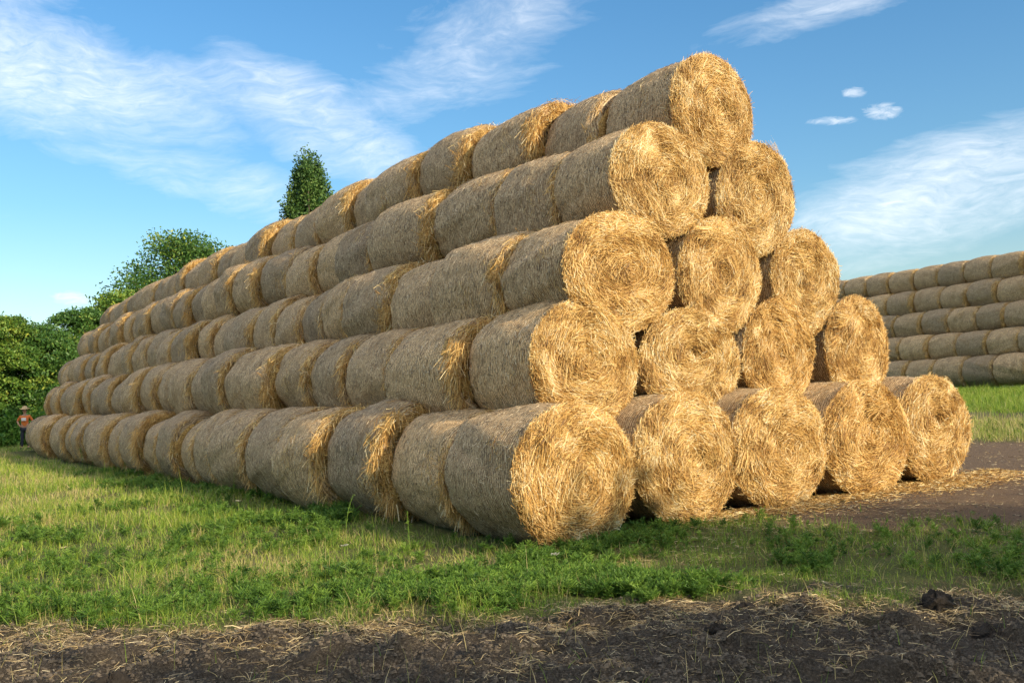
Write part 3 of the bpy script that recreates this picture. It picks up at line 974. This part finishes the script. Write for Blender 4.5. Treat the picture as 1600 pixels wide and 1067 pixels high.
# tree belt behind the photographer: its shade falls on the soil, the near weeds and the lowest bale
BELT = [(-1.5, 7.2, 4.4), (1.2, 7.8, 4.2), (3.6, 7.9, 3.8), (6.4, 9.0, 4.2), (9.1, 8.5, 4.6), (12.4, 7.8, 5.2), (16.5, 7.6, 5.4), (21, 7.6, 5.4)]
for i, (bx, bh, bw) in enumerate(BELT):
    tree((bx, -24 + (i % 2) * .6, float(ground_z(bx, -24))), bh, bw, 80 + i, f'roadside tree behind the camera, {ORD[i]} counted from the left', 'trees behind the photographer',
         'broadleaf_tree', .03, 300, 10, .24, False)

# ------------------------------------------------------------------ person at the far end of the stack
def skin_figure(name, joints, edges, mt, parent, levels=2):
    me = bpy.data.meshes.new(name)
    me.from_pydata([j[0] for j in joints], edges, [])
    me.materials.append(mt)
    o = put(name, me, parent)
    sk = o.modifiers.new('skin', 'SKIN')
    for v_, j in zip(me.skin_vertices[0].data, joints):
        rr = j[1]
        v_.radius = rr if isinstance(rr, tuple) else (rr, rr)
    me.skin_vertices[0].data[0].use_root = True
    sk.use_smooth_shade = True
    sb = o.modifiers.new('sub', 'SUBSURF')
    sb.levels = sb.render_levels = levels
    return o


M_FLOWER = plain('cream_flower', (0.40, 0.38, 0.28), (0.55, 0.52, 0.42), 14, .8, .1)
M_SKIN = plain('skin', (0.45, 0.23, 0.14), (0.52, 0.28, 0.18), 8, .6, .05)
M_SHIRT = plain('orange_cloth', (0.68, 0.15, 0.03), (0.78, 0.22, 0.05), 14, .85, .2)
M_WHITE = plain('white_print', (0.72, 0.68, 0.64), (0.8, 0.76, 0.72), 14, .8, .1)
M_TROUSER = plain('dark_cloth', (0.02, 0.022, 0.03), (0.045, 0.045, 0.055), 14, .9, .2)
M_HAT = plain('straw_hat', (0.55, 0.36, 0.18), (0.70, 0.50, 0.28), 40, .8, .4)
M_HAIR = plain('dark_hair', (0.02, 0.014, 0.01), (0.05, 0.03, 0.02), 40, .7, .3)
M_SHOE = plain('shoe', (0.03, 0.025, 0.02), (0.05, 0.04, 0.035), 20, .6, .1)
pp = at(40, 700, 42.6)
PZ = float(ground_z(pp[0], pp[1]))
per = put('person', None, None, (pp[0], pp[1], PZ), (0, 0, math.radians(-20)))
tag(per, 'person in orange shirt with white print, straw hat and dark trousers behind the last bale', 'person')
# body faces -Y (towards the camera), hands on the hips
J = [((0, 0, .95), (.13, .10)), ((0, 0, 1.15), (.125, .095)), ((0, 0, 1.36), (.15, .10)), ((0, .01, 1.47), (.06, .06)), ((0, -.005, 1.53), (.052, .055)),
     ((0, -.01, 1.62), (.076, .09)), ((0, -.01, 1.70), (.06, .075)),
     ((.17, 0, 1.40), .055), ((.30, .03, 1.19), .042), ((.21, -.08, 1.02), .030), ((-.17, 0, 1.40), .055), ((-.30, .03, 1.19), .042), ((-.21, -.08, 1.02), .030),
     ((.09, 0, .86), (.088, .09)), ((.11, -.01, .49), (.058, .06)), ((.12, .02, .10), (.040, .042)), ((-.09, 0, .86), (.088, .09)), ((-.12, -.02, .49), (.058, .06)), ((-.14, .01, .10), (.040, .042)),
     ((.13, -.12, .045), (.04, .035)), ((-.16, -.13, .045), (.04, .035))]
Ed = [(0, 1), (1, 2), (2, 3), (3, 4), (4, 5), (5, 6), (2, 7), (7, 8), (8, 9), (2, 10), (10, 11), (11, 12), (0, 13), (13, 14), (14, 15), (15, 19), (0, 16), (16, 17), (17, 18), (18, 20)]
skin_figure('body', J, Ed, M_SKIN, per)
sc_ = lambda ids, k: [(J[i][0], tuple(a * k for a in (J[i][1] if isinstance(J[i][1], tuple) else (J[i][1], J[i][1])))) for i in ids]
sh = sc_([0, 1, 2, 7, 8, 10, 11], 1.16)
sh[0] = ((0, 0, .90), (.155, .125))
skin_figure('shirt', sh, [(0, 1), (1, 2), (2, 3), (3, 4), (2, 5), (5, 6)], M_SHIRT, per)
pt = sc_([0, 13, 14, 15, 16, 17, 18], 1.18)
skin_figure('trousers', pt, [(0, 1), (1, 2), (2, 3), (0, 4), (4, 5), (5, 6)], M_TROUSER, per)


def lathe(prof, ns=28, squash=1.0):
    t_ = np.linspace(0, 2 * np.pi, ns + 1)
    V_ = np.array([[(r * math.cos(a), r * math.sin(a) * squash, z) for a in t_] for z, r in prof])
    idx_ = np.arange(V_.shape[0] * (ns + 1)).reshape(V_.shape[0], -1)
    q_ = np.stack([idx_[:-1, :-1], idx_[:-1, 1:], idx_[1:, 1:], idx_[1:, :-1]], -1).reshape(-1, 4)
    return V_.reshape(-1, 3), q_


v, q = lathe([(1.715, .02), (1.705, .19), (1.715, .195), (1.728, .185), (1.735, .105), (1.79, .10), (1.83, .08), (1.838, .01)], 28)
a_ = np.arctan2(v[:, 1], v[:, 0])
rad = np.hypot(v[:, 0], v[:, 1])
v[:, 2] += (rad > .15) * .02 * np.cos(2 * a_)
put('hat', build_mesh('hat', v, q, [M_HAT], smooth=True), per, (0, -.005, -.005))
# white chest print: a thin curved patch with the torso's roundness
u_, v_ = np.meshgrid(np.linspace(-.75, .45, 14), np.linspace(1.20, 1.33, 6))
PV = np.stack([.172 * np.sin(u_), -.150 * np.cos(u_) - .012, v_], -1)
idx_ = np.arange(PV.size // 3).reshape(6, 14)
q = np.stack([idx_[:-1, :-1], idx_[:-1, 1:], idx_[1:, 1:], idx_[1:, :-1]], -1).reshape(-1, 4)
o = put('shirt_print', build_mesh('shirt_print', PV.reshape(-1, 3), q, [M_WHITE], smooth=True), per)
sd_ = o.modifiers.new('thick', 'SOLIDIFY')
sd_.thickness = .006
# hands with fingers
for sx in (1, -1):
    base = np.array([sx * .21, -.08, 1.02])
    tip = np.array([sx * .145, -.165, .985])
    ax = norm(tip - base)
    jj = [(tuple(base), .026), (tuple(base + ax * .045), (.036, .018))]
    ee = [(0, 1)]
    side = np.array([0, -.25, -.95])
    for f_ in range(4):
        p0 = base + ax * .075 + side * (f_ - 1.5) * .019
        L_ = [.058, .068, .064, .050][f_]
        jj += [(tuple(p0), .010), (tuple(p0 + ax * L_ * .55), .009), (tuple(p0 + ax * L_ * .9 + np.array([0, .02, -.004])), .008)]
        b_ = len(jj) - 3
        ee += [(1, b_), (b_, b_ + 1), (b_ + 1, b_ + 2)]
    p0 = base + ax * .03 - side * .030
    jj += [(tuple(p0), .011), (tuple(p0 + ax * .035 - side * .012), .009)]
    ee += [(1, len(jj) - 2), (len(jj) - 2, len(jj) - 1)]
    skin_figure('hand', jj, ee, M_SKIN, per, 1)
for sx, fx_ in ((1, .125), (-1, -.15)):
    v, q = lathe([(0, .02), (0, .05), (.03, .055), (.07, .045), (.09, .02)], 18)
    v[:, 1] = v[:, 1] * 2.3 - .07
    put('shoe', build_mesh('shoe', v, q, [M_SHOE], smooth=True), per, (fx_, 0, 0))
# face features: eyes, nose, ears
v, q = lathe([(-.011, .001), (-.008, .008), (0, .011), (.008, .008), (.011, .001)], 12)
eye = build_mesh('eye', v, q, [M_HAIR], smooth=True)
for sx in (-1, 1):
    put('eye', eye, per, (sx * .03, -.098, 1.63))
    v2 = v * np.array([.9, 1.6, 2.6])
    put('ear', build_mesh('ear', v2, q, [M_SKIN], smooth=True), per, (sx * .080, 0, 1.62))
put('nose', build_mesh('nose', v * np.array([1.1, 1.6, 2.0]), q, [M_SKIN], smooth=True), per, (0, -.104, 1.605))
put('mouth', build_mesh('mouth', v * np.array([2.2, .5, .5]), q, [M_SHIRT], smooth=True), per, (0, -.094, 1.572))
v, q = lathe([(-.10, .07), (-.05, .086), (0, .09), (.05, .085), (.09, .05)], 20)
v[:, 1] = np.where(v[:, 1] < 0, v[:, 1] * .3, v[:, 1] * 1.05)
put('hair', build_mesh('hair', v, q, [M_HAIR], smooth=True), per, (0, .008, 1.655))


# ------------------------------------------------------------------ ground cover
def wedge(n, dlo, dhi, pw, amin=-52, amax=46):
    """random ground points in front of the camera, area density ~ d^-pw"""
    u = rng.random(n)
    e_ = 2 - pw
    d = (dlo ** e_ + u * (dhi ** e_ - dlo ** e_)) ** (1 / e_)
    a = YAW + np.radians(rng.uniform(amin, amax, n))
    return CAM[0] + d * np.sin(a), CAM[1] + d * np.cos(a), d


def in_stack(x, y, m_=0.0):
    return (x > -.45 + m_) & (x < 7.1) & (y > -.28 + m_) & (y < 36.5)


def grass_patch():
    x, y, d = wedge(1900000, 2.6, 75, 1.22)
    s = soil_mask(x, y)
    dm = dirt_mask(x, y)
    clump = vn(x, y, .35, 21) * .6 + vn(x, y, .12, 22) * .4
    big = vn(x, y, 1.6, 23)
    dens = (1 - s) * (1 - dm) * np.clip((clump - .22) * 2.4, .10, 1) * np.clip(big * 1.4 + .3, .4, 1)
    dens *= 1 - .55 * sstep(-.2, 1.2, x) * (x < 8) * (y < 0) * sstep(.35, .6, vn(x, y, .6, 27))
    dens = np.maximum(dens, .010 * s)
    dens = np.where((x > 13) & (y > -4), np.clip(dens, .2, 1), dens)
    # strip of bare soil in the far right field
    st = (x - .2 * (y - 8) > 19.2) & (x - .2 * (y - 8) < 21.6) & (y > -5)
    dens = np.where(st, .06, dens)
    keep = (rng.random(len(x)) < dens) & ~in_stack(x, y)
    keep &= ~((x > 36.3 + .121 * (y - 14.6)) & (x < 45))
    x, y, d, s = x[keep], y[keep], d[keep], s[keep]
    z = ground_z(x, y)
    n = len(x)
    sc = np.clip(d / 9, .75, 6) ** .75
    tall = vn(x, y, 1.1, 24)
    L = rng.uniform(.05, .17, n) * (.55 + tall * .9) * np.clip(d / 12, 1, 1.4)
    farf = (x > 13)
    L = np.where(farf, L * 1.3, L)
    L = np.where(rng.random(n) < .02, L * 2.1, L)
    a = rng.uniform(0, 6.28, n)
    lean = rng.uniform(.05, .75, n)
    dr = np.stack([np.cos(a) * lean, np.sin(a) * lean, np.ones(n)], -1)
    nr = np.stack([-np.sin(a), np.cos(a), 0 * a], -1)
    nr = np.cross(dr, nr)
    bend = np.stack([np.cos(a) * lean * L * .7, np.sin(a) * lean * L * .7, -L * lean * .45], -1)
    dryn = vn(x, y, 1.9, 13) * .55 + vn(x, y, .5, 25) * .45
    dryp = sstep(.46, .80, dryn) * .7 + .10
    dryp = np.where((x > 13) & (x - .2 * (y - 8) < 20), .62, dryp)
    dryp = np.where(x - .2 * (y - 8) > 21.5, .05, dryp)
    dryp = np.where(s > .5, .7, dryp)
    dryp = np.where((x < 6) & (y > 6), dryp * .9 + .12, dryp)
    isdry = rng.random(n) < dryp
    r = np.where(isdry, rng.uniform(.68, 1, n), rng.uniform(0.05, .66, n) * (.6 + .4 * vn(x, y, .8, 26)) + .08 * sstep(0, 8, y))
    V, Q = ribbons(np.stack([x, y, z - .01], -1), dr, nr, L, rng.uniform(.0035, .0065, n) * sc, bend, 2, .4, rng, taper=True)
    o = put('grass', build_mesh('grass', V, Q, [M_GRASS], rnd=np.repeat(np.clip(r, 0, 1), 6)))
    tag(o, 'short green and dry grass covering the field around the stack', 'grass', kind='stuff')


grass_patch()


def fern_proto(g, scale=1.0):
    """rosette of feathery leaves (ragweed / yarrow like); returns leaflets"""
    Ps, Ds, Ns, Ls, Ws = [], [], [], [], []
    for _ in range(int(g.uniform(9, 15))):
        a = g.uniform(0, 6.28)
        el_ = g.uniform(.35, 1.25)
        Lf = g.uniform(.045, .105) * scale
        d0 = np.array([math.cos(a) * math.cos(el_), math.sin(a) * math.cos(el_), math.sin(el_)])
        z0 = g.uniform(0, .09) * scale
        side = np.array([-math.sin(a), math.cos(a), 0])
        for t_ in np.linspace(.2, 1, 9):
            p0 = np.array([0, 0, z0]) + d0 * Lf * t_ + np.array([0, 0, -.35 * Lf * t_ * t_])
            ll = Lf * .33 * (1.15 - t_) + .010 * scale
            for sg in (-1, 1):
                dd = side * sg + d0 * .7 + g.normal(0, .2, 3)
                Ps.append(p0)
                Ds.append(dd)
                Ns.append(np.array([0, 0, 1.0]) + g.normal(0, .4, 3))
                Ls.append(ll)
                Ws.append(.0042 * scale)
        Ps.append(np.array([0, 0, z0]))
        Ds.append(d0)
        Ns.append(side + .01)
        Ls.append(Lf)
        Ws.append(.0045 * scale)
    return [np.array(k) for k in (Ps, Ds, Ns, Ls, Ws)]


def weeds():
    g = np.random.default_rng(99)
    protos = []
    for _ in range(10):
        P, D_, N_, L_, W_ = fern_proto(g)
        v, q = ribbons(P, D_, N_, L_, W_, None, 1, .3, g, taper=False)
        protos.append((v, q))
    x, y, d = wedge(225000, 3.2, 26, 1.05)
    band = np.exp(-((y - soil_edge(x) - 1.0) / .9) ** 2)
    foot = np.exp(-((x + .75) / .7) ** 2) * (y > -1.0) * (y < 20) * .8 + .07 * (x > .3) * sstep(.5, .66, vn(x, y, .9, 33))
    cl_ = sstep(.42, .66, vn(x, y, .75, 31) * .7 + vn(x, y, .25, 32) * .3)
    right = sstep(-3.2, -1.2, x)
    left = .10 * (y < 8)
    dens = np.clip(band * (.14 + .9 * right) * (1 - .88 * sstep(-.1, 1.0, x)) + foot + left, 0, 1) * cl_
    dens *= 1 - .7 * sstep(.5, 1.6, x)
    dens = np.maximum(dens, .55 * np.exp(-((x + .2) / .9) ** 2 - ((y + .85) / .30) ** 2))
    keep = (rng.random(len(x)) < dens) & (soil_mask(x, y) < .5) & (dirt_mask(x, y) < .5) & ~in_stack(x, y, .1)
    x, y, d = x[keep], y[keep], d[keep]
    z = ground_z(x, y)
    VV, QQ, RR = [], [], []
    o = 0
    for i in range(len(x)):
        v, q = protos[i % 10]
        a = g.uniform(0, 6.28)
        sc = g.uniform(.45, 1.1) * (1.0 + .3 * (d[i] > 12))
        c, s = math.cos(a) * sc, math.sin(a) * sc
        w_ = np.empty_like(v)
        w_[:, 0] = v[:, 0] * c - v[:, 1] * s + x[i]
        w_[:, 1] = v[:, 0] * s + v[:, 1] * c + y[i]
        w_[:, 2] = v[:, 2] * sc + z[i] - .008
        VV.append(w_)
        QQ.append(q + o)
        RR.append(np.clip(np.full(len(v), g.normal(.5, .22)) + np.repeat(g.normal(0, .1, len(v) // 4), 4), 0, 1))
        o += len(v)
    ob = put('weeds', build_mesh('weeds', np.concatenate(VV), np.concatenate(QQ), [M_WEED], rnd=np.concatenate(RR)))
    tag(ob, 'feathery green weeds growing in front of the stack', 'weeds', kind='stuff')
    print('weeds', len(x))


weeds()


def litter():
    # straw bits on the soil and the dirt, thick along the foot of the end wall
    x, y, d = wedge(290000, 2.8, 30, 1.3)
    s = soil_mask(x, y)
    dm = dirt_mask(x, y)
    cl_ = vn(x, y, .28, 41) * .6 + vn(x, y, .9, 42) * .4
    edge = np.exp(-((y - soil_edge(x) + .05) / .5) ** 2)
    dens = s * sstep(.42, .75, cl_) * .6 + edge * .65 + dm * .05 + .06
    foot = np.exp(-(np.maximum(0, -.15 - y) / .42) ** 2) * sstep(1.2, 2.6, x) * sstep(8.2, 7.2, x) * (y < .2)
    foot = np.maximum(foot, .35 * np.exp(-((y + .9) / .5) ** 2) * sstep(2.2, 3.4, x) * sstep(9, 7, x) * sstep(.4, .6, cl_))
    dens = np.maximum(dens, .55 * sstep(.52, .7, vn(x, y, .7, 46)) * (1 - s) * sstep(-1.5, .5, x) * (y < 0))
    dens = np.where(foot > .1, np.maximum(dens, foot), dens)
    keep = (rng.random(len(x)) < dens) & ~in_stack(x, y, .25)
    x, y, d, foot, s = x[keep], y[keep], d[keep], foot[keep], s[keep]
    ex = 46000      # heap of straw right along the foot
    xf = rng.uniform(1.0, 7.9, ex)
    yf = -.30 - np.abs(rng.normal(0, .36, ex)) + rng.uniform(0, .25, ex)
    kf = rng.random(ex) < sstep(1.0, 3.4, xf) * np.clip(vn(xf, yf, .5, 43) * 1.6 - .1, 0, 1)
    x, y = np.concatenate([x, xf[kf]]), np.concatenate([y, yf[kf]])
    gold = np.concatenate([foot > .25, np.ones(kf.sum(), bool)])
    d = np.hypot(x - CAM[0], y - CAM[1])
    n = len(x)
    z = ground_z(x, y)
    a = rng.uniform(0, 6.28, n)
    dr = np.stack([np.cos(a), np.sin(a), rng.normal(.06, .14, n)], -1)
    L = rng.uniform(.015, .075, n) * np.where(rng.random(n) < .10, 1.8, 1)
    nr = np.tile([0, 0, 1.0], (n, 1))
    V, Q = ribbons(np.stack([x, y, z + rng.uniform(.003, .02, n) + gold * rng.uniform(0, .03, n)], -1), dr, nr, L, rng.uniform(.002, .0045, n) * np.clip(d / 9, .7, 2), rng.normal(0, .25, (n, 3)) * [1, 1, .1] * L[:, None], 2, .6, rng)
    go = np.repeat(gold, 2)
    o = put('loose_straw', build_mesh('loose_straw', V, Q, [M_LITTER, M_STRAW], rnd=np.repeat(rng.random(n), 6), mat_idx=go.astype(int)))
    tag(o, 'loose straw scattered over the soil and heaped along the foot of the end wall', 'straw', kind='stuff')
    # tussocks of matted dry grass on the soil
    nt = 900
    x, y, d = wedge(nt * 6, 2.8, 14, 1.0)
    k = (soil_mask(x, y) > .25) & (rng.random(len(x)) < .40 * sstep(.4, .6, vn(x, y, 1.1, 45)) + .04 + .7 * np.exp(-((y - soil_edge(x) + .1) / .35) ** 2))
    x, y = x[k], y[k]
    m_ = 46
    xx = np.repeat(x, m_) + rng.normal(0, .055, len(x) * m_)
    yy = np.repeat(y, m_) + rng.normal(0, .055, len(x) * m_)
    n = len(xx)
    a = rng.uniform(0, 6.28, n)
    dr = np.stack([np.cos(a), np.sin(a), rng.uniform(0, .7, n)], -1)
    L = rng.uniform(.04, .15, n)
    V, Q = ribbons(np.stack([xx, yy, ground_z(xx, yy)], -1), dr, np.tile([0, 0, 1.0], (n, 1)), L, rng.uniform(.003, .005, n),
                   np.stack([0 * L, 0 * L, -L * .35], -1), 2, .6, rng)
    o = put('dry_grass', build_mesh('dry_grass', V, Q, [M_LITTER], rnd=np.repeat(rng.random(n) ** 1.2, 6)))
    tag(o, 'matted tussocks of dead grass on the dark soil', 'dry grass', kind='stuff')


litter()


def crumbs():
    x, y, d = wedge(260000, 2.8, 13, 1.2)
    k = rng.random(len(x)) < np.clip(soil_mask(x, y) * np.clip(vn(x, y, .4, 51) * 1.8 - .2, .1, 1) + .10 * dirt_mask(x, y), 0, 1)
    x, y, d = x[k], y[k], d[k]
    n = len(x)
    r = .003 + rng.random(n) ** 4 * .016
    t_ = np.arange(6) * np.pi / 3
    # squashed irregular lumps: a ring of six, a smaller ring above, a cap vertex quad
    lo = np.stack([np.cos(t_), np.sin(t_), 0 * t_ - .2], -1)
    hi = np.stack([np.cos(t_ + .4) * .6, np.sin(t_ + .4) * .6, 0 * t_ + .62], -1)
    base = np.concatenate([lo, hi])
    V = base[None] * (1 + rng.normal(0, .22, (n, 12, 1))) * r[:, None, None]
    V[:, :, 0] *= rng.uniform(.7, 1.4, (n, 1))
    V[:, :, 0] += x[:, None]
    V[:, :, 1] += y[:, None]
    V[:, :, 2] += ground_z(x, y)[:, None]
    q = [(i, (i + 1) % 6, 6 + (i + 1) % 6, 6 + i) for i in range(6)] + [(6, 7, 8, 9), (6, 9, 10, 11)]
    Q = (np.array(q)[None] + (np.arange(n) * 12)[:, None, None]).reshape(-1, 4)
    o = put('soil_crumbs', build_mesh('soil_crumbs', V.reshape(-1, 3), Q, [M_CRUMB]))
    tag(o, 'loose crumbs of dark earth on the worked soil', 'soil', kind='stuff')


M_CRUMB = plain('earth_crumbs', (0.06, 0.046, 0.033), (0.19, 0.15, 0.11), 60, 0.95, 0.6)
crumbs()


# dark clods of earth
def clod(x, y, r, seed, label):
    g = np.random.default_rng(seed)
    nu, nv_ = 40, 24
    U, Vv = np.meshgrid(np.linspace(0, 2 * np.pi, nu + 1), np.linspace(-.5, np.pi / 2, nv_))
    f_ = 1 + (vn(np.cos(U) * 3, np.sin(U) * 3 + Vv * 2, 1, seed) - .5) * .7 + (vn(np.cos(U) * 9, np.sin(U) * 9 + Vv * 7, 1, seed + 1) - .5) * .4
    P = np.stack([r * f_ * np.cos(U) * np.cos(Vv), r * f_ * .8 * np.sin(U) * np.cos(Vv), r * .62 * f_ * np.sin(Vv)], -1)
    P[:, -1] = P[:, 0]
    idx_ = np.arange(P.size // 3).reshape(nv_, nu + 1)
    q_ = np.stack([idx_[:-1, :-1], idx_[:-1, 1:], idx_[1:, 1:], idx_[1:, :-1]], -1).reshape(-1, 4)
    o = put('soil_clod', build_mesh('soil_clod', P.reshape(-1, 3), q_, [M_CLOD], smooth=True), None, (x, y, float(ground_z(x, y)) + r * .12))
    tag(o, label, 'clod', 'clods of earth in the foreground')


clod(-.02, -4.40, .115, 301, 'roundest dark clod of earth on the soil, foreground right')
clod(-.34, -4.95, .10, 302, 'ragged dark clod just below and right of the roundest clod')
clod(-1.62, -3.95, .07, 303, 'small dark clod near the middle of the soil edge')
clod(-4.78, -2.16, .10, 304, 'dark clod at the bottom edge on the left of the soil')
clod(-.95, -3.55, .075, 305, 'small dark clod at the weed edge, right of the middle')


# a few single tall plants along the foot of the stack
def stalk(px, py, h, seed, label, flower=False):
    g = np.random.default_rng(seed)
    d = np.array(fw) + (px - 800) / 1569.42 * np.array(rt) - (py - 533.5) / 1569.42 * np.array(up)
    t_ = 5.0
    for _ in range(60):
        P = CAM + d * t_
        t_ += (float(ground_z(P[0], P[1])) - P[2]) / d[2] * .8
    P = CAM + d * t_
    t = put('wild_plant', None, None, (P[0], P[1], float(ground_z(P[0], P[1]))))
    tag(t, label, 'plant', 'single tall weeds by the stack')
    lean = g.normal(0, .12, 2)
    path_ = [np.array([lean[0] * h * s * s, lean[1] * h * s * s, h * s]) for s in np.linspace(0, 1, 6)]
    v, q = tube(path_, np.linspace(.005, .0025, 6), 5)
    put('stem', build_mesh('stem', v, q, [M_WEED], rnd=np.full(len(v), .8), smooth=True), t)
    n = 46
    s = g.uniform(.1, 1, n)
    a = g.uniform(0, 6.28, n)
    Pp = np.stack([lean[0] * h * s * s, lean[1] * h * s * s, h * s], -1)
    dr = np.stack([np.cos(a), np.sin(a), g.uniform(-.1, .9, n)], -1)
    L = g.uniform(.05, .13, n) * (1.15 - s * .7) * (h / .45)
    v, q = ribbons(Pp, dr, np.tile([0, 0, 1.0], (n, 1)), L, .014 * (h / .45), np.stack([0 * L, 0 * L, -L * .4], -1), 3, .3, g, taper=True)
    put('leaves', build_mesh('leaves', v, q, [M_WEED], rnd=np.repeat(np.clip(g.normal(.75, .15, n), 0, 1), 8)), t)
    if flower:
        n = 60
        a, r = g.uniform(0, 6.28, n), np.sqrt(g.random(n)) * .035
        Pp = path_[-1] + np.stack([r * np.cos(a), r * np.sin(a), .01 + .012 * g.random(n)], -1)
        v, q = ribbons(Pp, g.normal(0, 1, (n, 3)) * [1, 1, .1], np.tile([0, 0, 1.0], (n, 1)), .010, .009, None, 1, .2, g)
        put('flower_head', build_mesh('flower_head', v, q, [M_FLOWER], rnd=np.full(len(v), 1.0)), t)


stalk(130, 737, .62, 401, 'tallest lone green stalk near the far left bales')
stalk(145, 738, .45, 402, 'shorter green stalk just right of the tallest far stalk')
stalk(195, 745, .48, 403, 'leafy weed in front of the bottom row, left part')
stalk(243, 755, .36, 404, 'bushy small weed beside the bottom row shade')
stalk(375, 812, .24, 405, 'short plant with a white flower head in the lit grass', True)
stalk(541, 836, .44, 406, 'curved tall weed below the golden-rimmed bales')
stalk(538, 880, .16, 407, 'low white flower head in the green weeds', True)
stalk(455, 840, .30, 408, 'leafy weed at the foot of the third bottom bale')
stalk(640, 858, .40, 409, 'leafy weed in shade under the second bottom bale')
stalk(1345, 800, .10, 410, 'tiny green weed alone on the brown dirt')
stalk(870, 905, .20, 411, 'white-flowered weed in front of the near corner bale', True)

print('objects', len(bpy.data.objects))
